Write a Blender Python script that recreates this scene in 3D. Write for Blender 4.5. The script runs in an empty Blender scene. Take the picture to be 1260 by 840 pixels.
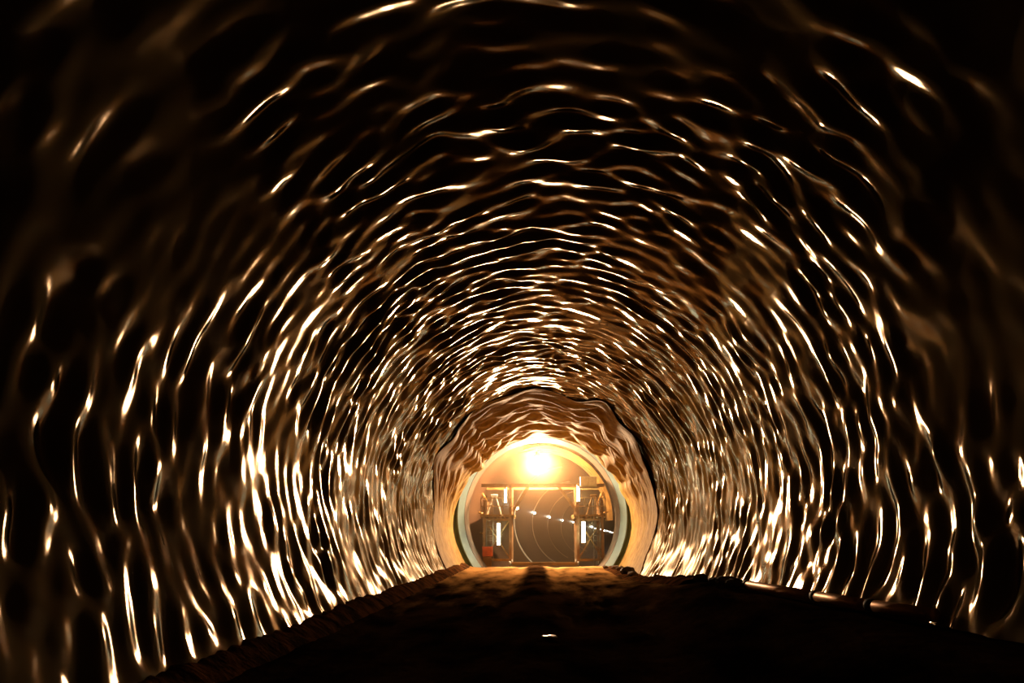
import bpy, bmesh, math, random
import numpy as np
from mathutils import Vector, Matrix, noise
random.seed(7)
rng = np.random.default_rng(11)
scene = bpy.context.scene
col = scene.collection
R_ = math.radians

# ------------------------------------------------------------------ helpers
def mat(name, color, rough=0.6, metal=0.0, spec=0.5, emit=None, es=0.0, var=0.0, vscale=5.0, color2=None,
        bump=0.0, bscale=20.0, stretch=(1, 1, 1), rough2=None, coat=0.0):
    m = bpy.data.materials.new(name); m.use_nodes = True
    nt = m.node_tree; b = nt.nodes['Principled BSDF']
    b.inputs['Base Color'].default_value = (*color, 1)
    b.inputs['Roughness'].default_value = rough
    b.inputs['Metallic'].default_value = metal
    b.inputs['Specular IOR Level'].default_value = spec
    b.inputs['Coat Weight'].default_value = coat
    if emit:
        b.inputs['Emission Color'].default_value = (*emit, 1)
        b.inputs['Emission Strength'].default_value = es
    tc = nt.nodes.new('ShaderNodeTexCoord'); mp = nt.nodes.new('ShaderNodeMapping')
    mp.inputs['Scale'].default_value = stretch
    nt.links.new(tc.outputs['Object'], mp.inputs['Vector'])
    n = nt.nodes.new('ShaderNodeTexNoise'); n.inputs['Scale'].default_value = vscale
    n.inputs['Detail'].default_value = 6
    nt.links.new(mp.outputs[0], n.inputs['Vector'])
    c2 = color2 or tuple(c * (1 - var) for c in color)
    r = nt.nodes.new('ShaderNodeValToRGB')
    r.color_ramp.elements[0].position = 0.38; r.color_ramp.elements[1].position = 0.62
    r.color_ramp.elements[0].color = (*c2, 1); r.color_ramp.elements[1].color = (*color, 1)
    nt.links.new(n.outputs['Fac'], r.inputs[0]); nt.links.new(r.outputs[0], b.inputs['Base Color'])
    if rough2 is not None:
        mr = nt.nodes.new('ShaderNodeMapRange'); mr.inputs['To Min'].default_value = rough2
        mr.inputs['To Max'].default_value = rough
        mr.inputs['From Min'].default_value = .35; mr.inputs['From Max'].default_value = .65
        nt.links.new(n.outputs['Fac'], mr.inputs[0]); nt.links.new(mr.outputs[0], b.inputs['Roughness'])
    if bump:
        n2 = nt.nodes.new('ShaderNodeTexNoise'); n2.inputs['Scale'].default_value = bscale
        n2.inputs['Detail'].default_value = 5
        nt.links.new(mp.outputs[0], n2.inputs['Vector'])
        bp = nt.nodes.new('ShaderNodeBump'); bp.inputs['Strength'].default_value = bump
        bp.inputs['Distance'].default_value = 0.05
        nt.links.new(n2.outputs['Fac'], bp.inputs['Height']); nt.links.new(bp.outputs[0], b.inputs['Normal'])
    return m

def link(name, me, m=None, parent=None, kind=None):
    o = bpy.data.objects.new(name, me); col.objects.link(o)
    if m is not None: me.materials.append(m)
    if parent is not None: o.parent = parent
    if kind: o['kind'] = kind
    return o

def obj(name, bm, m, parent=None, smooth=False, kind=None, bevel=0.0):
    bmesh.ops.recalc_face_normals(bm, faces=bm.faces)
    if smooth:
        for f in bm.faces: f.smooth = True
    me = bpy.data.meshes.new(name); bm.to_mesh(me); bm.free()
    o = link(name, me, m, parent, kind)
    if bevel:
        md = o.modifiers.new('bevel', 'BEVEL'); md.width = bevel; md.segments = 2; md.limit_method = 'ANGLE'
    return o

def tag(o, label, cat, group=None, kind=None):
    o['label'] = label; o['category'] = cat
    if group: o['group'] = group
    if kind: o['kind'] = kind
    return o

def thing(name, loc, label, cat, group=None, rot=(0, 0, 0)):
    o = bpy.data.objects.new(name, None); o.empty_display_size = .2
    col.objects.link(o); o.location = loc; o.rotation_euler = rot
    return tag(o, label, cat, group)

def frame_of(p, q):
    d = (Vector(q) - Vector(p)); L = d.length; d.normalize()
    up = Vector((0, 0, 1)) if abs(d.z) < .95 else Vector((0, 1, 0))
    x = d.cross(up).normalized(); y = x.cross(d).normalized()
    return x, y, d, L

def bar(bm, p, q, w, h=None):
    h = h or w; x, y, d, L = frame_of(p, q); p = Vector(p); q = Vector(q)
    vs = []
    for e in (p, q):
        for sx, sy in ((-1, -1), (1, -1), (1, 1), (-1, 1)):
            vs.append(bm.verts.new(e + x * sx * w / 2 + y * sy * h / 2))
    for f in ((0, 1, 2, 3), (7, 6, 5, 4), (0, 4, 5, 1), (1, 5, 6, 2), (2, 6, 7, 3), (3, 7, 4, 0)):
        bm.faces.new([vs[i] for i in f])

def ibeam(bm, p, q, w, h):
    # two flanges and a web
    x, y, d, L = frame_of(p, q); p = Vector(p); q = Vector(q); t = h * .12
    bar(bm, p + y * (h / 2 - t / 2), q + y * (h / 2 - t / 2), w, t)
    bar(bm, p - y * (h / 2 - t / 2), q - y * (h / 2 - t / 2), w, t)
    bar(bm, p, q, w * .14, h - 2 * t)

def box(bm, c, s):
    x, y, z = c; a, b, h = [v / 2 for v in s]
    vs = [bm.verts.new((x + i * a, y + j * b, z + k * h)) for k in (-1, 1) for i, j in ((-1, -1), (1, -1), (1, 1), (-1, 1))]
    for f in ((3, 2, 1, 0), (4, 5, 6, 7), (0, 1, 5, 4), (1, 2, 6, 5), (2, 3, 7, 6), (3, 0, 4, 7)):
        bm.faces.new([vs[i] for i in f])

def tube(bm, pts, rad, n=12, cap=True):
    """swept tube, rad a number or a list per point"""
    pts = [Vector(p) for p in pts]; rings = []
    for i, p in enumerate(pts):
        a = pts[max(i - 1, 0)]; b = pts[min(i + 1, len(pts) - 1)]
        x, y, d, L = frame_of(a, b); r = rad[i] if isinstance(rad, (list, tuple)) else rad
        rings.append([bm.verts.new(p + x * math.cos(t) * r + y * math.sin(t) * r)
                      for t in [2 * math.pi * k / n for k in range(n)]])
    for u, v in zip(rings, rings[1:]):
        for k in range(n):
            bm.faces.new((u[k], u[(k + 1) % n], v[(k + 1) % n], v[k]))
    if cap:
        bm.faces.new(rings[0][::-1]); bm.faces.new(rings[-1])

def lathe(bm, prof, origin, axis, n=24, a0=0, a1=2 * math.pi):
    """profile (radius, height) pairs turned about axis"""
    o = Vector(origin); d = Vector(axis).normalized()
    up = Vector((0, 0, 1)) if abs(d.z) < .95 else Vector((1, 0, 0))
    x = d.cross(up).normalized(); y = x.cross(d)
    full = abs(a1 - a0 - 2 * math.pi) < 1e-6; m = n if full else n + 1
    rr = [[bm.verts.new(o + d * h + (x * math.cos(a0 + (a1 - a0) * k / n) + y * math.sin(a0 + (a1 - a0) * k / n)) * max(r, 1e-4))
           for k in range(m)] for r, h in prof]
    for u, v in zip(rr, rr[1:]):
        for k in range(n):
            bm.faces.new((u[k], u[(k + 1) % m], v[(k + 1) % m], v[k]))

# ------------------------------------------------------------------ camera
CAMZ = 1.9
yaw = math.atan2(31, 1000); pitch = math.asin(230 / math.sqrt(1000 ** 2 + 230 ** 2 + 31 ** 2))
cam = bpy.data.objects.new('camera', bpy.data.cameras.new('camera')); col.objects.link(cam)
cam.data.lens = 36 * 1000 / 1260; cam.data.sensor_width = 36; cam.data.clip_end = 600; cam.data.clip_start = .05
cam.location = (0, 0, CAMZ); cam.rotation_euler = (math.pi / 2 + pitch, 0, yaw)
scene.camera = cam
CM = cam.rotation_euler.to_matrix()
def at(px, py, Y):
    """the point of the place seen at a photograph pixel, at distance Y along the tunnel"""
    d = CM @ Vector(((px - 630) / 1000, (420 - py) / 1000, -1))
    return Vector((0, 0, CAMZ)) + d * (Y / d.y)

# ------------------------------------------------------------------ materials
M = {}
M['membrane'] = mat('membrane', (.26, .19, .085), rough=.085, rough2=.15, spec=.6, vscale=.6, color2=(.18, .135, .06), bump=.03, bscale=5)
def film(name, color, color2, r1, r2):
    m = mat(name, color, vscale=.6, color2=color2, bump=.03, bscale=5)
    nt = m.node_tree; b = nt.nodes['Principled BSDF']; colr = b.inputs['Base Color'].links[0].from_socket; nrm = b.inputs['Normal'].links[0].from_socket
    nt.nodes.remove(b)
    fr = nt.nodes.new('ShaderNodeFresnel'); fr.inputs[0].default_value = 1.52
    df = nt.nodes.new('ShaderNodeBsdfDiffuse'); gl = nt.nodes.new('ShaderNodeBsdfAnisotropic'); gl.distribution = 'BECKMANN'; gl.inputs['Color'].default_value = (1, .86, .70, 1)
    n = nt.nodes.new('ShaderNodeTexNoise'); n.inputs['Scale'].default_value = .45; mr = nt.nodes.new('ShaderNodeMapRange')
    nt.links.new(n.outputs['Fac'], mr.inputs[0]); mr.inputs[1].default_value = .35; mr.inputs[2].default_value = .65
    mr.inputs[3].default_value = r1; mr.inputs[4].default_value = r2
    nt.links.new(mr.outputs[0], gl.inputs['Roughness']); nt.links.new(colr, df.inputs['Color'])
    mx = nt.nodes.new('ShaderNodeMixShader'); nt.links.new(fr.outputs[0], mx.inputs[0]); nt.links.new(df.outputs[0], mx.inputs[1]); nt.links.new(gl.outputs[0], mx.inputs[2])
    # film low on the walls turns paler, rougher and less reflective towards the lining
    tc = nt.nodes.new('ShaderNodeTexCoord'); sx = nt.nodes.new('ShaderNodeSeparateXYZ'); nt.links.new(tc.outputs['Object'], sx.inputs[0])
    my = nt.nodes.new('ShaderNodeMapRange'); my.interpolation_type = 'SMOOTHSTEP'; nt.links.new(sx.outputs['Y'], my.inputs[0]); my.inputs[1].default_value = 12; my.inputs[2].default_value = 38
    mz = nt.nodes.new('ShaderNodeMapRange'); mz.interpolation_type = 'SMOOTHSTEP'; nt.links.new(sx.outputs['Z'], mz.inputs[0]); mz.inputs[1].default_value = 3.6; mz.inputs[2].default_value = 1.2
    mu = nt.nodes.new('ShaderNodeMath'); mu.operation = 'MULTIPLY'; nt.links.new(my.outputs[0], mu.inputs[0]); nt.links.new(mz.outputs[0], mu.inputs[1])
    cm = nt.nodes.new('ShaderNodeMix'); cm.data_type = 'RGBA'; nt.links.new(mu.outputs[0], cm.inputs[0]); nt.links.new(colr, cm.inputs[6]); cm.inputs[7].default_value = (.50, .34, .13, 1)
    nt.links.new(cm.outputs[2], df.inputs['Color'])
    ra = nt.nodes.new('ShaderNodeMath'); ra.operation = 'MULTIPLY_ADD'; nt.links.new(mu.outputs[0], ra.inputs[0]); ra.inputs[1].default_value = .24; nt.links.new(mr.outputs[0], ra.inputs[2])
    nt.links.new(ra.outputs[0], gl.inputs['Roughness'])
    fa = nt.nodes.new('ShaderNodeMath'); fa.operation = 'MULTIPLY_ADD'; nt.links.new(mu.outputs[0], fa.inputs[0]); fa.inputs[1].default_value = -.35; fa.inputs[2].default_value = 1
    fb = nt.nodes.new('ShaderNodeMath'); fb.operation = 'MULTIPLY'; nt.links.new(fa.outputs[0], fb.inputs[0]); nt.links.new(fr.outputs[0], fb.inputs[1])
    nt.links.new(fb.outputs[0], mx.inputs[0])
    for q in (fr, df, gl): nt.links.new(nrm, q.inputs['Normal'])
    nt.links.new(mx.outputs[0], nt.nodes['Material Output'].inputs['Surface'])
    return m
M['membrane'] = film('membrane', (.26, .19, .085), (.18, .135, .06), .16, .25)
M['lining_sheet'] = mat('lining_sheet', (.46, .30, .065), rough=.7, spec=.12, vscale=2.5, color2=(.32, .185, .035), bump=.2, bscale=9)
M['low_membrane'] = M['membrane']
M['mud'] = mat('mud', (.060, .030, .013), rough=.95, spec=.04, vscale=.9, color2=(.008, .005, .003), bump=1.0, bscale=7, stretch=(1, .35, 1))
M['bank'] = mat('bank', (.17, .07, .025), rough=.95, spec=0, vscale=2.2, color2=(.045, .026, .015), bump=1.0, bscale=9)
M['rock'] = mat('rock', (.20, .13, .07), rough=.9, var=.5, vscale=4, bump=.6, bscale=12)
M['pale_rock'] = mat('pale_rock', (.85, .62, .36), rough=.28, var=.25, vscale=6, bump=.1, bscale=14)
M['pipe'] = mat('pipe', (.80, .38, .14), rough=.42, var=.15, vscale=3, spec=.8, metal=.55)
M['coupling'] = mat('coupling', (.05, .04, .035), rough=.6)
M['concrete'] = mat('concrete', (.30, .21, .14), rough=.5, var=.3, vscale=.8, bump=.2, bscale=6)
M['far_concrete'] = mat('far_concrete', (.06, .030, .015), rough=.38, var=.2, vscale=.6)
M['ring_green'] = mat('ring_green', (.13, .21, .13), rough=.5, var=.25, vscale=2)
M['ring_pale'] = mat('ring_pale', (.13, .21, .20), rough=.45, var=.2, vscale=2)
M['ring_tan'] = mat('ring_tan', (.12, .08, .04), rough=.6, var=.3, vscale=2)
M['joint'] = mat('joint', (.75, .66, .5), rough=.35, var=.1)
M['yellow_steel'] = mat('yellow_steel', (.28, .15, .035), rough=.45, metal=.2, var=.4, vscale=3)
M['brown_steel'] = mat('brown_steel', (.22, .12, .05), rough=.5, metal=.3, var=.4, vscale=3)
M['grate'] = mat('grate', (.26, .16, .05), rough=.6, var=.3, vscale=8)
M['grey_steel'] = mat('grey_steel', (.25, .24, .20), rough=.45, metal=.5, var=.3)
M['red'] = mat('red', (.55, .10, .03), rough=.6, var=.3, vscale=4)
M['white_box'] = mat('white_box', (.8, .8, .7), rough=.5, var=.15, vscale=5)
M['lamp_case'] = mat('lamp_case', (.3, .28, .25), rough=.4, metal=.7, var=.2)
M['cable'] = mat('cable', (.02, .02, .02), rough=.6)
M['lamp_glass'] = mat('lamp_glass', (1, 1, 1), emit=(1.0, .60, .32), es=1900)
M['tube_glass'] = mat('tube_glass', (1, 1, 1), emit=(.92, 1.0, .70), es=22)
M['wall_glass'] = mat('wall_glass', (1, 1, 1), emit=(1.0, .80, .55), es=38)

# ------------------------------------------------------------------ tunnel geometry
RT = 5.3
def axis_z(y): return 3.12 - .0095 * y
AX = .25
Y0, Y1 = -5.0, 50.2

def field(shape, dy, ds, ly, ls, seed, band=None):
    """smooth random field; ly, ls correlation lengths; band = (wavelength, relative width) along y"""
    g = np.random.default_rng(seed).standard_normal(shape)
    F = np.fft.fft2(g)
    ky = np.fft.fftfreq(shape[0], dy)[:, None]; ks = np.fft.fftfreq(shape[1], ds)[None, :]
    if band:
        k0 = 1 / band[0]
        H = np.exp(-((np.abs(ky) - k0) / (k0 * band[1])) ** 2 / 2)
    else:
        H = np.exp(-(2 * math.pi * ky * ly) ** 2 / 2)
    H = H * np.exp(-(2 * math.pi * ks * ls) ** 2 / 2)
    f = np.real(np.fft.ifft2(F * H))
    return f / f.std()

def grid_surface(th, ys, Rf, names, m, splits, thick=None, kind='structure'):
    """th angles (radians, 0 = right), ys along the tunnel, Rf radii [y, th]; cut into pieces at the split indices,
    with the normals of the whole surface"""
    T, Yg = (np.meshgrid(th, ys) if ys.ndim == 1 else (np.meshgrid(th, ys[:, 0])[0], ys))
    cz = 3.12 - .0095 * Yg
    P = np.stack([AX + Rf * np.cos(T), Yg, cz + Rf * np.sin(T)], -1)
    du = np.gradient(P, axis=1); dv = np.gradient(P, axis=0)
    N = np.cross(du, dv); N /= np.linalg.norm(N, axis=-1, keepdims=True)
    rad = np.stack([-np.cos(T), 0 * T, -np.sin(T)], -1)
    flip = (N * rad).sum(-1).mean() < 0
    if flip: N = -N
    out = []
    for name, (a, b) in zip(names, splits):
        p = P[:, a:b + 1]; n = N[:, a:b + 1]; ny, nt = p.shape[:2]
        idx = np.arange(ny * nt).reshape(ny, nt)
        q = np.stack([idx[:-1, :-1], idx[:-1, 1:], idx[1:, 1:], idx[1:, :-1]], -1).reshape(-1, 4)
        # orientation towards the axis
        v = p.reshape(-1, 3); f0 = q[len(q) // 2]
        fn = np.cross(v[f0[1]] - v[f0[0]], v[f0[3]] - v[f0[0]])
        if (fn * n.reshape(-1, 3)[f0[0]]).sum() < 0: q = q[:, ::-1]
        me = bpy.data.meshes.new(name)
        me.vertices.add(len(v)); me.vertices.foreach_set('co', v.ravel().astype(np.float32))
        me.loops.add(q.size); me.loops.foreach_set('vertex_index', q.ravel().astype(np.int32))
        me.polygons.add(len(q))
        me.polygons.foreach_set('loop_start', np.arange(0, q.size, 4, dtype=np.int32))
        me.polygons.foreach_set('loop_total', np.full(len(q), 4, dtype=np.int32))
        me.update(calc_edges=True); me.validate()
        me.polygons.foreach_set('use_smooth', np.ones(len(q), dtype=bool))
        me.normals_split_custom_set_from_vertices(n.reshape(-1, 3).tolist())
        out.append(link(name, me, m, kind=kind))
    return out

dy, dth = .045, R_(.8)
ys = np.arange(Y0, Y1, dy)
th = np.arange(R_(-52), R_(232) + 1e-6, dth)
sh = (len(ys), len(th)); ds = RT * dth
n1 = field(sh, dy, ds, 0, .21, 1, band=(.78, .36))
n2 = field(sh, dy, ds, .22, .13, 2)
n3 = field(sh, dy, ds, 1.2, 1.2, 3)
n5 = field(sh, dy, ds, .42, .30, 6)
n4 = field(sh, dy, ds, .05, .14, 5)
Tg, Yg = np.meshgrid(th, ys)
deg = np.degrees(Tg)
low = np.clip((-np.minimum(deg, 180 - deg) + 0) / 25, 0, 1)          # 1 low on the walls
end = np.clip((Yg - 36) / 9, 0, 1)
amp = (1 - .55 * end * np.clip(1.2 - np.abs(deg - 90) / 70, 0, 1)) * (1 - .8 * end * (np.abs(deg - 90) > 80))
n3g = field(sh, dy, ds, .8, .8, 9)
amp = amp * (1 + .7 * np.exp(-((Yg - 31) / 5) ** 2) * np.clip(1.2 - np.abs(deg - 90) / 70, 0, 1))
h = (.0175 * n1 * np.clip(1 + .45 * n3g, .45, 2.2) + .0052 * n2 + .0004 * n4 + .021 * n5 * (1 + .8 * np.clip((22 - Yg) / 14, 0, 1) * np.exp(-((np.minimum(deg, 180 - deg) - 42) / 24) ** 2))) * amp + .015 * n3
Rf = RT + h
i1 = int(round((R_(38) - th[0]) / dth)); i2 = int(round((R_(142) - th[0]) / dth))
grid_surface(th, ys, Rf, ['wall_right', 'ceiling', 'wall_left'], M['membrane'], [(0, i1), (i1, i2), (i2, len(th) - 1)])

# loose crown sheet hanging in the last metres before the lining
yd = np.arange(0, 1.0001, 1 / 190); td = np.arange(R_(-46), R_(226), R_(.8)); sd = (len(yd), len(td))
Td0 = np.degrees(np.meshgrid(td, yd)[0])
a1 = field(sd, .06, RT * R_(.8), .38, .55, 21); a2 = field(sd, .06, RT * R_(.8), .15, .35, 22)
a3 = field(sd, .06, RT * R_(.8), 30, .5, 24); edge = np.clip(np.minimum(Td0 + 8, 188 - Td0) / 42, 0, 1)
Td, Ydg = np.meshgrid(td, yd)
rim = .06 * np.abs(field(sd, .06, RT * R_(.8), 3, .35, 23))
gap = .22 * np.exp(-((Td0 - 30) / 14) ** 2) * (1 - Ydg) ** 2
sheetR = 5.27 - .55 * Ydg ** 1.2 * (.15 + .85 * edge) - gap - (.15 * np.abs(a1) ** .8 + .04 * a2 + rim) * (.1 + .9 * edge) * (.3 + .7 * np.clip(Ydg * 2.5, 0, 1))
Yd_true = 36.5 + 11.4 * Ydg + (1 - Ydg) * (1.2 * a3 * .5 + 3.0 * (1 - edge))
# lift the front edge clear in scallops, and tuck the sides
k = grid_surface(td, Yd_true, sheetR, ['lining_sheet'], M['lining_sheet'], [(0, len(td) - 1)], kind='thing')[0]
k.modifiers.new('thickness', 'SOLIDIFY').thickness = .012
tag(k, 'loose golden sheet sagging in folds round the crown in front of the lining ring', 'sheeting')

# ------------------------------------------------------------------ floor
def bank(x, y):
    t = min(max((x - 1.6) / 2.6, 0), 1); t = t * t * (3 - 2 * t)
    k = .75 if y < 20 else .75 - (y - 20) * .045
    return t * max(k, .05)
def floor_z(x, y):
    z = .06 - .008 * y
    if y > 46: z -= 0
    z += bank(x, y)
    # low kerb of spoil at the foot of the left wall
    e = -4.15
    t = min(max((-x - 3.1) / 1.1, 0), 1); z += .22 * t * t
    # wheel ruts
    for rx in (-1.15, .95):
        z -= .05 * math.exp(-((x - rx - .15 * math.sin(y * .3)) / .28) ** 2)
    z += .10 * math.exp(-((x + .1) / .5) ** 2) * (1 if y < 50 else 0)
    z += .035 * noise.noise(Vector((x * .8, y * .35, 0))) + .018 * noise.noise(Vector((x * 3, y * 1.5, 4)))
    return z
def strip(name, x0, x1, y0, y1, nx, ny, zf, m, kind='structure'):
    bm = bmesh.new(); g = []
    for j in range(ny + 1):
        y = y0 + (y1 - y0) * j / ny
        g.append([bm.verts.new((x0 + (x1 - x0) * i / nx, y, zf(x0 + (x1 - x0) * i / nx, y))) for i in range(nx + 1)])
    for j in range(ny):
        for i in range(nx): bm.faces.new((g[j][i], g[j][i + 1], g[j + 1][i + 1], g[j + 1][i]))
    return obj(name, bm, m, smooth=True, kind=kind)
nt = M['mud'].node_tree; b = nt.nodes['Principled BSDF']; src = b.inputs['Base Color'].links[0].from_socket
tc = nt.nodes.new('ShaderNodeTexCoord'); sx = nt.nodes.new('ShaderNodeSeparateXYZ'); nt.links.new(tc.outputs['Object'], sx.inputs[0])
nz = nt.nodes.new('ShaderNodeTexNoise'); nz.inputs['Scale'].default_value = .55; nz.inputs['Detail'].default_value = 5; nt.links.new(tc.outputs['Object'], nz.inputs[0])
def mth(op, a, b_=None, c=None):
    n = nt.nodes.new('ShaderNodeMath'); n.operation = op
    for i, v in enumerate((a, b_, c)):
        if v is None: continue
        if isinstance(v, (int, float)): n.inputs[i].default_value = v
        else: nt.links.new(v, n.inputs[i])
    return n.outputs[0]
# lamplit crest painted pale into the mud, split by a painted shadow cone
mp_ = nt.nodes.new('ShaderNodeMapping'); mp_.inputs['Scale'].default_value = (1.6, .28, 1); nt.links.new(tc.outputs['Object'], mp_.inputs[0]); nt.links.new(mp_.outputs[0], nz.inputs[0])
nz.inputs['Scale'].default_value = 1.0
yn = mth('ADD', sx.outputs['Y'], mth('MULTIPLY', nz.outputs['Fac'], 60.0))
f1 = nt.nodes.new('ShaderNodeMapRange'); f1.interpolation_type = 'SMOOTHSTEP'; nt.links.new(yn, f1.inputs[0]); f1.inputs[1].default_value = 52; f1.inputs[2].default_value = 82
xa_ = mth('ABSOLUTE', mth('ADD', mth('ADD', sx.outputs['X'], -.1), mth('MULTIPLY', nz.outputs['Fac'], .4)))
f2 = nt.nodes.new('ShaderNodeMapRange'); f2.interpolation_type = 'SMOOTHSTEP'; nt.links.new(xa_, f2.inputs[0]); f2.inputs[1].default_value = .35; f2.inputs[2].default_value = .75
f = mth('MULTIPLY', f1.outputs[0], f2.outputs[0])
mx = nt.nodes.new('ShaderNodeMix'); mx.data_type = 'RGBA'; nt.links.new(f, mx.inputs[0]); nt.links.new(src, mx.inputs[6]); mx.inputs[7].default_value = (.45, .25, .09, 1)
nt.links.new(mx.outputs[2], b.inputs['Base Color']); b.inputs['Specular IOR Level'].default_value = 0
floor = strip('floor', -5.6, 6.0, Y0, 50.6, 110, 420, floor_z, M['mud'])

def spoil(x0, x1):
    def f(x, y):
        t = (x - x0) / (x1 - x0); e = math.sin(math.pi * min(max(t, 0), 1)) ** .7
        w = .5 + .5 * noise.noise(Vector((x * .4, y * .5, 9)))
        return floor_z(x, y) - .05 + e * (.10 + .12 * w + .06 * noise.noise(Vector((x * 4, y * 4, 2))))
    return f
o = strip('spoil', -4.75, -3.75, 4, 47.5, 14, 420, spoil(-4.75, -3.75), M['bank'], kind='stuff')
tag(o, 'low bank of brown spoil along the foot of the left wall', 'dirt')
o = strip('spoil', 3.5, 4.8, 22, 47.5, 14, 300, spoil(3.5, 4.8), M['bank'], kind='stuff')
tag(o, 'low bank of brown spoil along the foot of the right wall', 'dirt')

# ------------------------------------------------------------------ lining ring and far bore
CZ = axis_z(50)
def ring(name, y0, y1, ro, ri, m, n=96, kind=None, parent=None, a0=R_(-48), a1=R_(228)):
    bm = bmesh.new(); secs = []
    for k in range(n + 1):
        a = a0 + (a1 - a0) * k / n; c, s = math.cos(a), math.sin(a)
        secs.append([bm.verts.new((AX + r * c, y, CZ + r * s)) for r, y in ((ro, y0), (ri, y0), (ri, y1), (ro, y1))])
    for u, v in zip(secs, secs[1:]):
        for i in range(4): bm.faces.new((u[i], u[(i + 1) % 4], v[(i + 1) % 4], v[i]))
    bm.faces.new(secs[0]); bm.faces.new(secs[-1][::-1])
    return obj(name, bm, m, smooth=False, kind=kind, parent=parent)
rt = thing('lining_end_ring', (0, 0, 0), 'pale green ring closing the lining edge around the gantry opening', 'ring')
def bell(name, prof, m):
    bm = bmesh.new(); secs = []; n = 110
    for k in range(n + 1):
        a = R_(-50) + R_(280) * k / n; c, q = math.cos(a), math.sin(a)
        secs.append([bm.verts.new((AX + r * c, y, CZ + r * q)) for r, y in prof])
    for u, v in zip(secs, secs[1:]):
        for i in range(len(prof)): bm.faces.new((u[i], u[(i + 1) % len(prof)], v[(i + 1) % len(prof)], v[i]))
    bm.faces.new(secs[0]); bm.faces.new(secs[-1][::-1])
    return obj(name, bm, m, rt)
bell('outer_band', ((5.42, 48.0), (5.02, 48.5), (5.02, 49.6), (5.42, 49.6)), M['ring_green'])
bell('middle_band', ((5.01, 48.4), (4.92, 48.4), (4.62, 49.3), (4.62, 49.9), (5.01, 49.9)), M['ring_pale'])
bell('inner_band', ((4.80, 49.32), (4.60, 49.32), (4.42, 50.35), (4.80, 50.35)), M['ring_tan'])

# far bore, turning a little to the right
SL = .128
OFFS = ((50, 0), (56, .75), (70, 2.3), (90, 3.7), (110, 5.6), (130, 7.9), (150, 10.4), (420, 44.5))
def far_c(y):
    return AX + float(np.interp(y, [a for a, b in OFFS], [b for a, b in OFFS])), CZ - .006 * (y - 50)
def far_shell(name, a0, a1, m):
    bm = bmesh.new(); n = 40; yy = [50.4 + 1.2 * i for i in range(0, 300)]; g = []
    for y in yy:
        cx, cz = far_c(y)
        g.append([bm.verts.new((cx + 4.62 * math.cos(a0 + (a1 - a0) * k / n), y, cz + 4.62 * math.sin(a0 + (a1 - a0) * k / n))) for k in range(n + 1)])
    for u, v in zip(g, g[1:]):
        for k in range(n): bm.faces.new((u[k], u[k + 1], v[k + 1], v[k]))
    return obj(name, bm, m, smooth=True, kind='structure')
far_shell('wall_far_right', R_(-90), R_(38), M['far_concrete'])
far_shell('ceiling_far', R_(38), R_(142), M['far_concrete'])
far_shell('wall_far_left', R_(142), R_(270), M['far_concrete'])

# ------------------------------------------------------------------ lamps along the far bore
def wall_lamp():
    r = thing('bulkhead_lamp', (0, 0, 0), 'x', 'lamp', 'small wall lamps along the left side of the far bore')
    bm = bmesh.new(); lathe(bm, [(0, 0), (.11, 0), (.12, .05), (.09, .09), (0, .09)], (0, 0, 0), (1, 0, 0), 16); obj('back_plate', bm, M['lamp_case'], r, True)
    bm = bmesh.new(); lathe(bm, [(.08, .09), (.12, .15), (.11, .24), (.06, .30), (0, .32)], (0, 0, 0), (1, 0, 0), 16); obj('lamp_glass', bm, M['wall_glass'], r, True)
    return r
def dup(root):
    r = root.copy(); col.objects.link(r)
    for ch in list(root.children):
        c = ch.copy(); col.objects.link(c); c.parent = r
    return r
lampys = [70, 90, 110, 130, 150, 204, 222, 244, 268, 290, 314, 334]
pix = [(632, 625), (653, 631), (672, 636), (689, 640), (703, 642), (723, 648), (730, 650), (737, 651), (743, 652.5), (748, 653), (752, 654), (756, 655)]
ordn = ['nearest', 'second', 'third', 'fourth', 'fifth']
first = None
for i, (Y, (px, py)) in enumerate(zip(lampys, pix)):
    cx, cz = far_c(Y)
    p = at(px, py, Y); dz = p.z - cz
    wx = cx - math.sqrt(max(4.62 ** 2 - dz * dz, .1)) + .02
    r = wall_lamp() if first is None else dup(first)
    first = first or r
    r.location = (wx, Y, p.z); r.rotation_euler = (0, 0, 0)
    r.scale = (1, 1, 1) if i < 5 else (1.5, 1.5, 1.5)
    if i < 5:
        r['label'] = ordn[i] + ' of the small wall lamps seen between the gantry legs, lighting a hoop joint'
    else:
        r['label'] = 'distant wall lamp, number %s of the dotted row by the right gantry tower' % (['one', 'two', 'three', 'four', 'five', 'six', 'seven'][i - 5])
    # pale construction joint of the lining beside the lamp
    if i < 6:
        bm = bmesh.new(); secs = []; n = 60
        for k_ in range(n + 1):
            a = R_(95) + R_(150) * k_ / n
            secs.append([bm.verts.new((cx + rr * math.cos(a), Y + yy, cz + rr * math.sin(a))) for rr, yy in ((4.63, .45), (4.50, .50), (4.50, .75), (4.63, .80))])
        for u, v in zip(secs, secs[1:]):
            for q in range(4): bm.faces.new((u[q], u[(q + 1) % 4], v[(q + 1) % 4], v[q]))
        obj('trim_%d' % (i + 1), bm, M['joint'], kind='structure')

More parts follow.
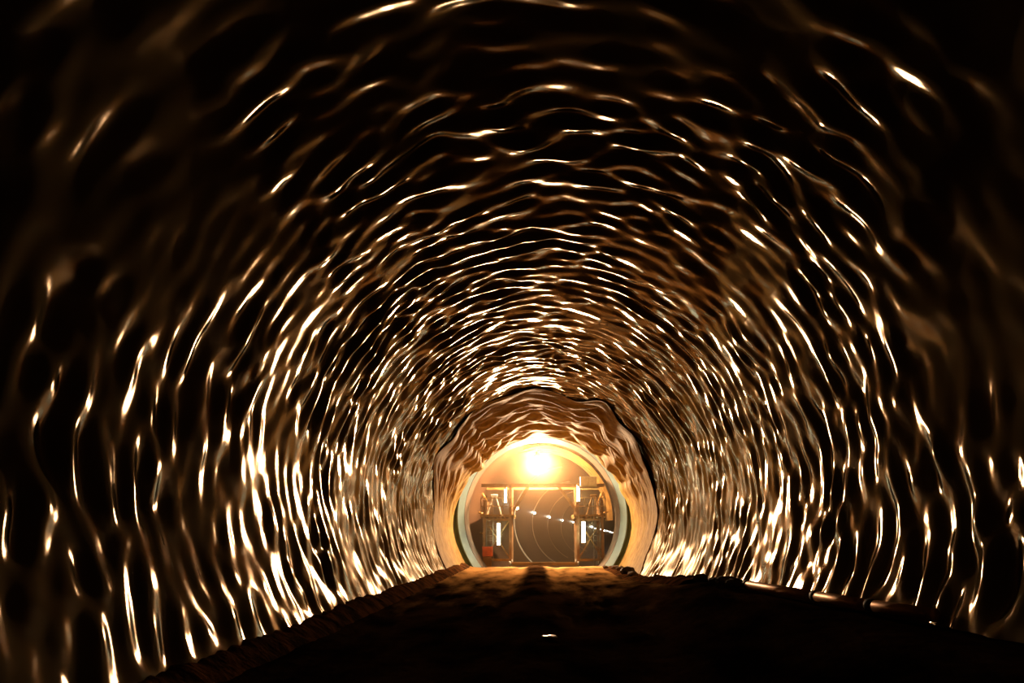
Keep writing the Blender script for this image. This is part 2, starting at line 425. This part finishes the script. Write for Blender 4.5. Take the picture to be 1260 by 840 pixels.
# ------------------------------------------------------------------ formwork gantry in the opening
G = thing('formwork_gantry', (AX, 52, CZ - 3.2), 'ochre steel formwork gantry with two leg towers standing in the lining opening', 'gantry')
gi = Matrix.Translation(-Vector(G.location))
def gpart(name, bm, m, smooth=False, parent=None):
    o = obj(name, bm, m, G if parent is None else parent, smooth)
    o.data.transform(gi)
    return o
fz = -.32
gy0, gy1 = 51.2, 54.8
towers = [(-3.05, -1.55, -1), (2.55, 4.0, 1)]
tops = [at(622, 600, gy0).z, at(713, 600, gy0).z]
xl = [(at(596, 640, gy0).x, at(628, 640, gy0).x), (at(711, 640, gy0).x, at(741, 640, gy0).x)]
zplat = at(613, 634, gy0).z; ztop = at(613, 597, gy0).z
for side, (xa, xb) in enumerate(xl):
    for x in (xa, xb):
        for y in (gy0, gy1):
            bm = bmesh.new(); ibeam(bm, (x, y, fz), (x, y, ztop if (x == xb) == (side == 0) else ztop - .9), .16, .2)
            gpart('leg', bm, M['brown_steel'])
    bm = bmesh.new(); box(bm, ((xa + xb) / 2, (gy0 + gy1) / 2, zplat), (xb - xa + .5, gy1 - gy0 + .5, .12))
    for x in np.linspace(xa - .2, xb + .2, 9): bar(bm, (x, gy0 - .3, zplat - .1), (x, gy1 + .3, zplat - .1), .05, .14)
    gpart('platform', bm, M['grate'])
    bm = bmesh.new()
    for z in (zplat + .55, zplat + 1.05): tube(bm, [(xa - .2, gy0 - .2, z), (xb + .2, gy0 - .2, z)], .025, 8)
    for x in np.linspace(xa - .2, xb + .2, 4): tube(bm, [(x, gy0 - .2, zplat), (x, gy0 - .2, zplat + 1.07)], .025, 8)
    gpart('guardrail', bm, M['yellow_steel'])
    bm = bmesh.new()
    xo = xa if side == 0 else xb; xi = xb if side == 0 else xa
    bar(bm, (xa, gy0, zplat - .2), (xb, gy0, fz + .4), .07); bar(bm, (xb, gy0 + .1, zplat - .2), (xa, gy0 + .1, fz + .4), .07)
    bar(bm, (xa, gy0, fz + .35), (xb, gy0, fz + .35), .14); bar(bm, (xa, gy0, zplat - .25), (xb, gy0, zplat - .25), .14)
    gpart('cross_brace', bm, M['yellow_steel'])
    # ladder on the outer side
    bm = bmesh.new(); lx = xo + (.35 if side == 0 else -.35)
    for s in (-.2, .2): tube(bm, [(lx + s, gy0 - .1, fz), (lx + s, gy0 - .1, zplat + 1.0)], .02, 8)
    z = fz + .3
    while z < zplat + .9: tube(bm, [(lx - .2, gy0 - .1, z), (lx + .2, gy0 - .1, z)], .016, 6); z += .3
    gpart('ladder', bm, M['grey_steel'])
    # A-shaped strut frame above the platform
    bm = bmesh.new(); mx = (xa + xb) / 2 + (-.2 if side == 0 else .25)
    tube(bm, [(mx - .45, gy0, zplat), (mx - .08, gy0, zplat + 1.2)], .045, 8); tube(bm, [(mx + .45, gy0, zplat), (mx + .08, gy0, zplat + 1.2)], .045, 8)
    tube(bm, [(mx - .2, gy0, zplat + 1.2), (mx + .2, gy0, zplat + 1.2)], .08, 8)
    gpart('strut_frame', bm, M['white_box'] if side == 0 else M['yellow_steel'])
    # wheel bogies
    for y in (gy0, gy1):
        for x in (xa, xb):
            bm = bmesh.new(); lathe(bm, [(0, -.06), (.2, -.06), (.2, -.02), (.16, 0), (.16, .06), (0, .06)], (x, y - .2, fz + .1), (1, 0, 0), 20)
            gpart('wheel', bm, M['grey_steel'], True)
    # diagonal from the platform up to the cross beam
    bm = bmesh.new()
    q = at(651 if side == 0 else 686, 597, gy0); pz = at(631 if side == 0 else 710, 629, gy0)
    bar(bm, pz, q, .18); gpart('diagonal_brace', bm, M['yellow_steel'])
for y in (gy0, gy1):
    bm = bmesh.new(); ibeam(bm, (xl[0][0] - .2, y, ztop), (xl[1][1] + .2, y, ztop), .14, .2); gpart('cross_beam', bm, M['yellow_steel'])
bm = bmesh.new(); bar(bm, (xl[0][1], gy0 - .1, fz + .12), (xl[1][0], gy0 - .1, fz + .12), .12, .2); gpart('sill_beam', bm, M['yellow_steel'])
# shell carrying arch ribs, screw jacks
for j, y in enumerate((54.0, 55.5, 57.0)):
    bm = bmesh.new(); secs = []; n = 70
    for k_ in range(n + 1):
        a = R_(-3) + R_(218) * k_ / n
        secs.append([bm.verts.new((AX + rr * math.cos(a), yy, CZ + rr * math.sin(a))) for rr, yy in ((4.6, y), (4.38, y), (4.38, y + .12), (4.6, y + .12))])
    for u, v in zip(secs, secs[1:]):
        for q in range(4): bm.faces.new((u[q], u[(q + 1) % 4], v[(q + 1) % 4], v[q]))
    bm.faces.new(secs[0]); bm.faces.new(secs[-1][::-1])
    gpart('arch_rib', bm, M['yellow_steel'])
for side, (xa, xb) in enumerate(xl):
    xo = xa if side == 0 else xb
    for z0, z1 in ((.6, .5), (1.6, 1.6), (zplat + .1, zplat + .3), (zplat + 1.0, zplat + 1.6), (ztop - .9, ztop - .1)):
        dz = z1 - CZ; xw = AX + (-1 if side == 0 else 1) * math.sqrt(max(4.4 ** 2 - dz * dz, .2))
        bm = bmesh.new(); p = Vector((xo, 54.06, z0)); q = Vector((xw, 54.06, z1)); m_ = (p + q) / 2
        tube(bm, [p, p.lerp(q, .3), p.lerp(q, .31), p.lerp(q, .69), p.lerp(q, .7), q], [.04, .04, .075, .075, .04, .04], 10)
        gpart('screw_jack', bm, M['yellow_steel'], True)
# fluorescent tubes on the gantry
def fluoro(p0, p1, label, d=.055, k=1):
    c = (Vector(p0) + Vector(p1)) / 2
    r = thing('fluorescent_lamp', c, label, 'lamp', 'upright tube lamps on the gantry')
    a, b = Vector(p0) - c, Vector(p1) - c
    bm = bmesh.new(); off = Vector((0, .11, 0)); bar(bm, a + off, b + off, .16, .06); obj('housing', bm, M['lamp_case'], r)
    bm = bmesh.new(); tube(bm, [a, b], d, 12); obj('glass_tube', bm, M['tube_glass'], r, True)
    for e, f in ((a, b), (b, a)):
        bm = bmesh.new(); dd = (f - e).normalized(); tube(bm, [e - dd * .06, e + dd * .04], d * 1.25, 12); obj('end_cap', bm, M['lamp_case'], r, True)
    return r
gf = gy0 - .35
fluoro(at(613.5, 671, gf), at(613.5, 643, gf), 'bright upright tube lamp low on the left gantry tower', .10)
fluoro(at(718, 668, gf), at(718, 641, gf), 'bright upright tube lamp low on the right gantry tower', .10)
fluoro(at(622, 619, gf), at(622, 601, gf), 'short upright tube lamp above the left gantry platform', .07)
fluoro(at(711.5, 617, gf), at(711.5, 598, gf), 'short upright tube lamp above the right gantry platform', .09)

# boxes on the gantry
p = at(724, 599, gf)
w = thing('control_cabinet', p, 'white control cabinet on top of the right gantry tower', 'cabinet')
bm = bmesh.new(); box(bm, (0, 0, .32), (1.0, .5, .62)); obj('cabinet_body', bm, M['white_box'], w, bevel=.02)
bm = bmesh.new(); box(bm, (-.24, -.26, .32), (.44, .03, .52)); box(bm, (.24, -.26, .32), (.44, .03, .52)); obj('door', bm, M['white_box'], w, bevel=.01)
bm = bmesh.new(); box(bm, (0, 0, -.04), (1.2, .7, .08)); obj('shelf', bm, M['grey_steel'], w)
p = at(600, 683, gf)
w = thing('tool_crate', (p.x, gf, fz + .55), 'red tool crate at the foot of the left gantry tower', 'crate')
bm = bmesh.new(); box(bm, (0, 0, .28), (.62, .5, .52)); obj('crate_body', bm, M['red'], w, bevel=.03)
bm = bmesh.new(); box(bm, (0, 0, .56), (.68, .56, .06)); obj('lid', bm, M['red'], w, bevel=.01)
bm = bmesh.new(); box(bm, (0, -.02, -.28), (.5, .4, .55)); obj('stand', bm, M['brown_steel'], w)

# ------------------------------------------------------------------ main lamp
LP = at(662, 568, 52.4)
L = thing('flood_lamp', LP, 'dazzling round flood lamp hanging high in the middle of the opening', 'lamp')
bm = bmesh.new(); bmesh.ops.create_uvsphere(bm, u_segments=24, v_segments=14, radius=.42); obj('lamp_globe', bm, M['lamp_glass'], L, True)
bm = bmesh.new(); lathe(bm, [(0, .72), (.07, .72), (.10, .52), (.16, .46), (.50, .26), (.51, .28), (.17, .49), (.12, .54), (.09, .74), (0, .74)], (0, 0, 0), (0, 0, 1), 28); obj('shade', bm, M['lamp_case'], L, True)
bm = bmesh.new(); tube(bm, [(0, 0, .62), (0, .02, 1.4)], .02, 8); obj('hanger', bm, M['cable'], L)
bm = bmesh.new(); bar(bm, (0, .0, 1.4), (0, 1.6, 1.4), .06); obj('bracket', bm, M['brown_steel'], L)

# ------------------------------------------------------------------ pipes along the right edge
def on_floor(x, y): return floor_z(x, y)
def pipe(a, b, label, rad=.085):
    c = (Vector(a) + Vector(b)) / 2
    r = thing('pipe', c, label, 'pipe', 'brown pipes lying end to end along the right wall')
    a, b = Vector(a) - c, Vector(b) - c; d = (b - a).normalized()
    bm = bmesh.new(); tube(bm, [a, a + d * .004, b - d * .004, b], [rad * .94, rad, rad, rad * .94], 20); obj('pipe_barrel', bm, M['pipe'], r, True)
    bm = bmesh.new(); tube(bm, [b - d * .14, b - d * .13, b + d * .0, b + d * .01], [rad, rad * 1.1, rad * 1.1, rad], 20); obj('collar', bm, M['coupling'], r, True)
def ray_floor(px, py):
    d = CM @ Vector(((px - 630) / 1000, (420 - py) / 1000, -1)); o = Vector((0, 0, CAMZ)); t = 2.0
    while t < 60:
        q = o + d * t
        if q.z < floor_z(q.x, q.y): return q
        t += .02
    return q
pp = [ray_floor(919, 727), ray_floor(1000, 743), ray_floor(1066, 756), ray_floor(1152, 770)]
rp = .085
for q in pp: q.z = floor_z(q.x, q.y) + rp + .045
g_ = (pp[0] - pp[3]).normalized() * .09
pipe(pp[1] + g_, pp[0], 'far brown pipe lying against the right wall, next to the loose stones', rp)
pipe(pp[2] + g_, pp[1] - g_ , 'middle brown pipe of the run along the right wall', rp)
pipe(pp[3], pp[2] - g_, 'near brown pipe fading into the dark beside the right wall', rp)

# ------------------------------------------------------------------ stones
def stone(c, s, m, seed, flat=.6):
    bm = bmesh.new(); bmesh.ops.create_icosphere(bm, subdivisions=3, radius=1)
    for v in bm.verts:
        n = v.co.normalized(); q = 1 + .35 * noise.noise(n * 1.3 + Vector((seed, 0, 0))) + .12 * noise.noise(n * 3.5 + Vector((0, seed, 0)))
        v.co = Vector((n.x * s * q * 1.2, n.y * s * q, n.z * s * q * flat))
    o = obj('stone', bm, m); o.location = c
    return o
q = ray_floor(677, 785)
tag(stone((q.x, q.y, q.z + .03), .11, M['pale_rock'], 3.3, .2), 'pale flat stone lying alone in the middle of the dark road', 'stone')
spots = [(793, 706), (775, 701), (786, 708), (806, 709), (822, 711), (838, 713), (850, 714), (862, 716), (879, 719), (893, 721), (905, 724), (765, 702), (757, 700), (745, 698)]
for i, (px, py) in enumerate(spots):
    q = ray_floor(px, py + 2); q.x = min(q.x, AX + math.sqrt(5.2 ** 2 - (q.z - axis_z(q.y)) ** 2) - .42); q.z = floor_z(q.x, q.y) + .08; s = .30 if i == 0 else random.uniform(.12, .24)
    o = stone((q.x, q.y, q.z + s * .3), s, M['coupling'] if i == 0 else M['rock'], i * 2.7, .75 if i == 0 else .55)
    if i == 0: tag(o, 'dark square stone standing up from the edge of the right wall', 'stone')
    else:
        o.rotation_euler = (0, 0, random.random() * 6)
        tag(o, ['broken stone', 'flat broken stone', 'rounded stone'][i % 3] + ' in the row of spoil at the foot of the right wall', 'stone', 'stones along the foot of the right wall')
for i, (px, py) in enumerate([(232, 822), (262, 806), (290, 797), (318, 786), (345, 778), (372, 768), (208, 828), (390, 764)]):
    q = ray_floor(px, py); s = random.uniform(.04, .08)
    tag(stone((q.x, q.y, q.z + s * .3), s, M['rock'], 40 + i * 1.9), 'small brown stone at the foot of the left wall in the dark', 'stone', 'small stones along the foot of the left wall')

# ------------------------------------------------------------------ haze
def haze(name, y0, y1, dens, g, colr, label):
    bm = bmesh.new(); box(bm, (14, (y0 + y1) / 2, 1.0), (70, y1 - y0, 26))
    m = bpy.data.materials.new(name); m.use_nodes = True; nt = m.node_tree; nt.nodes.clear()
    o = nt.nodes.new('ShaderNodeOutputMaterial'); v = nt.nodes.new('ShaderNodeVolumeScatter')
    v.inputs['Density'].default_value = dens; v.inputs['Anisotropy'].default_value = g; v.inputs['Color'].default_value = (*colr, 1)
    nt.links.new(v.outputs[0], o.inputs['Volume'])
    ob = obj(name, bm, m)
    tag(ob, label, 'haze', kind='stuff')
haze('haze', 47.5, 80, .020, .75, (1, .64, .34), 'warm brown haze hanging in the air around the lamp')

# ------------------------------------------------------------------ world and colour
wd = bpy.data.worlds.new('world'); scene.world = wd; wd.use_nodes = True
wd.node_tree.nodes['Background'].inputs[0].default_value = (.35, .45, .5, 1)
wd.node_tree.nodes['Background'].inputs[1].default_value = .01
scene.view_settings.view_transform = 'Standard'; scene.view_settings.look = 'None'
scene.view_settings.gamma = 1; scene.view_settings.use_curve_mapping = False
scene.view_settings.exposure = 0
scene.cycles.max_bounces = 5; scene.cycles.diffuse_bounces = 3; scene.cycles.glossy_bounces = 1
scene.cycles.volume_bounces = 0; scene.cycles.use_denoising = True
scene.cycles.sample_clamp_indirect = 4
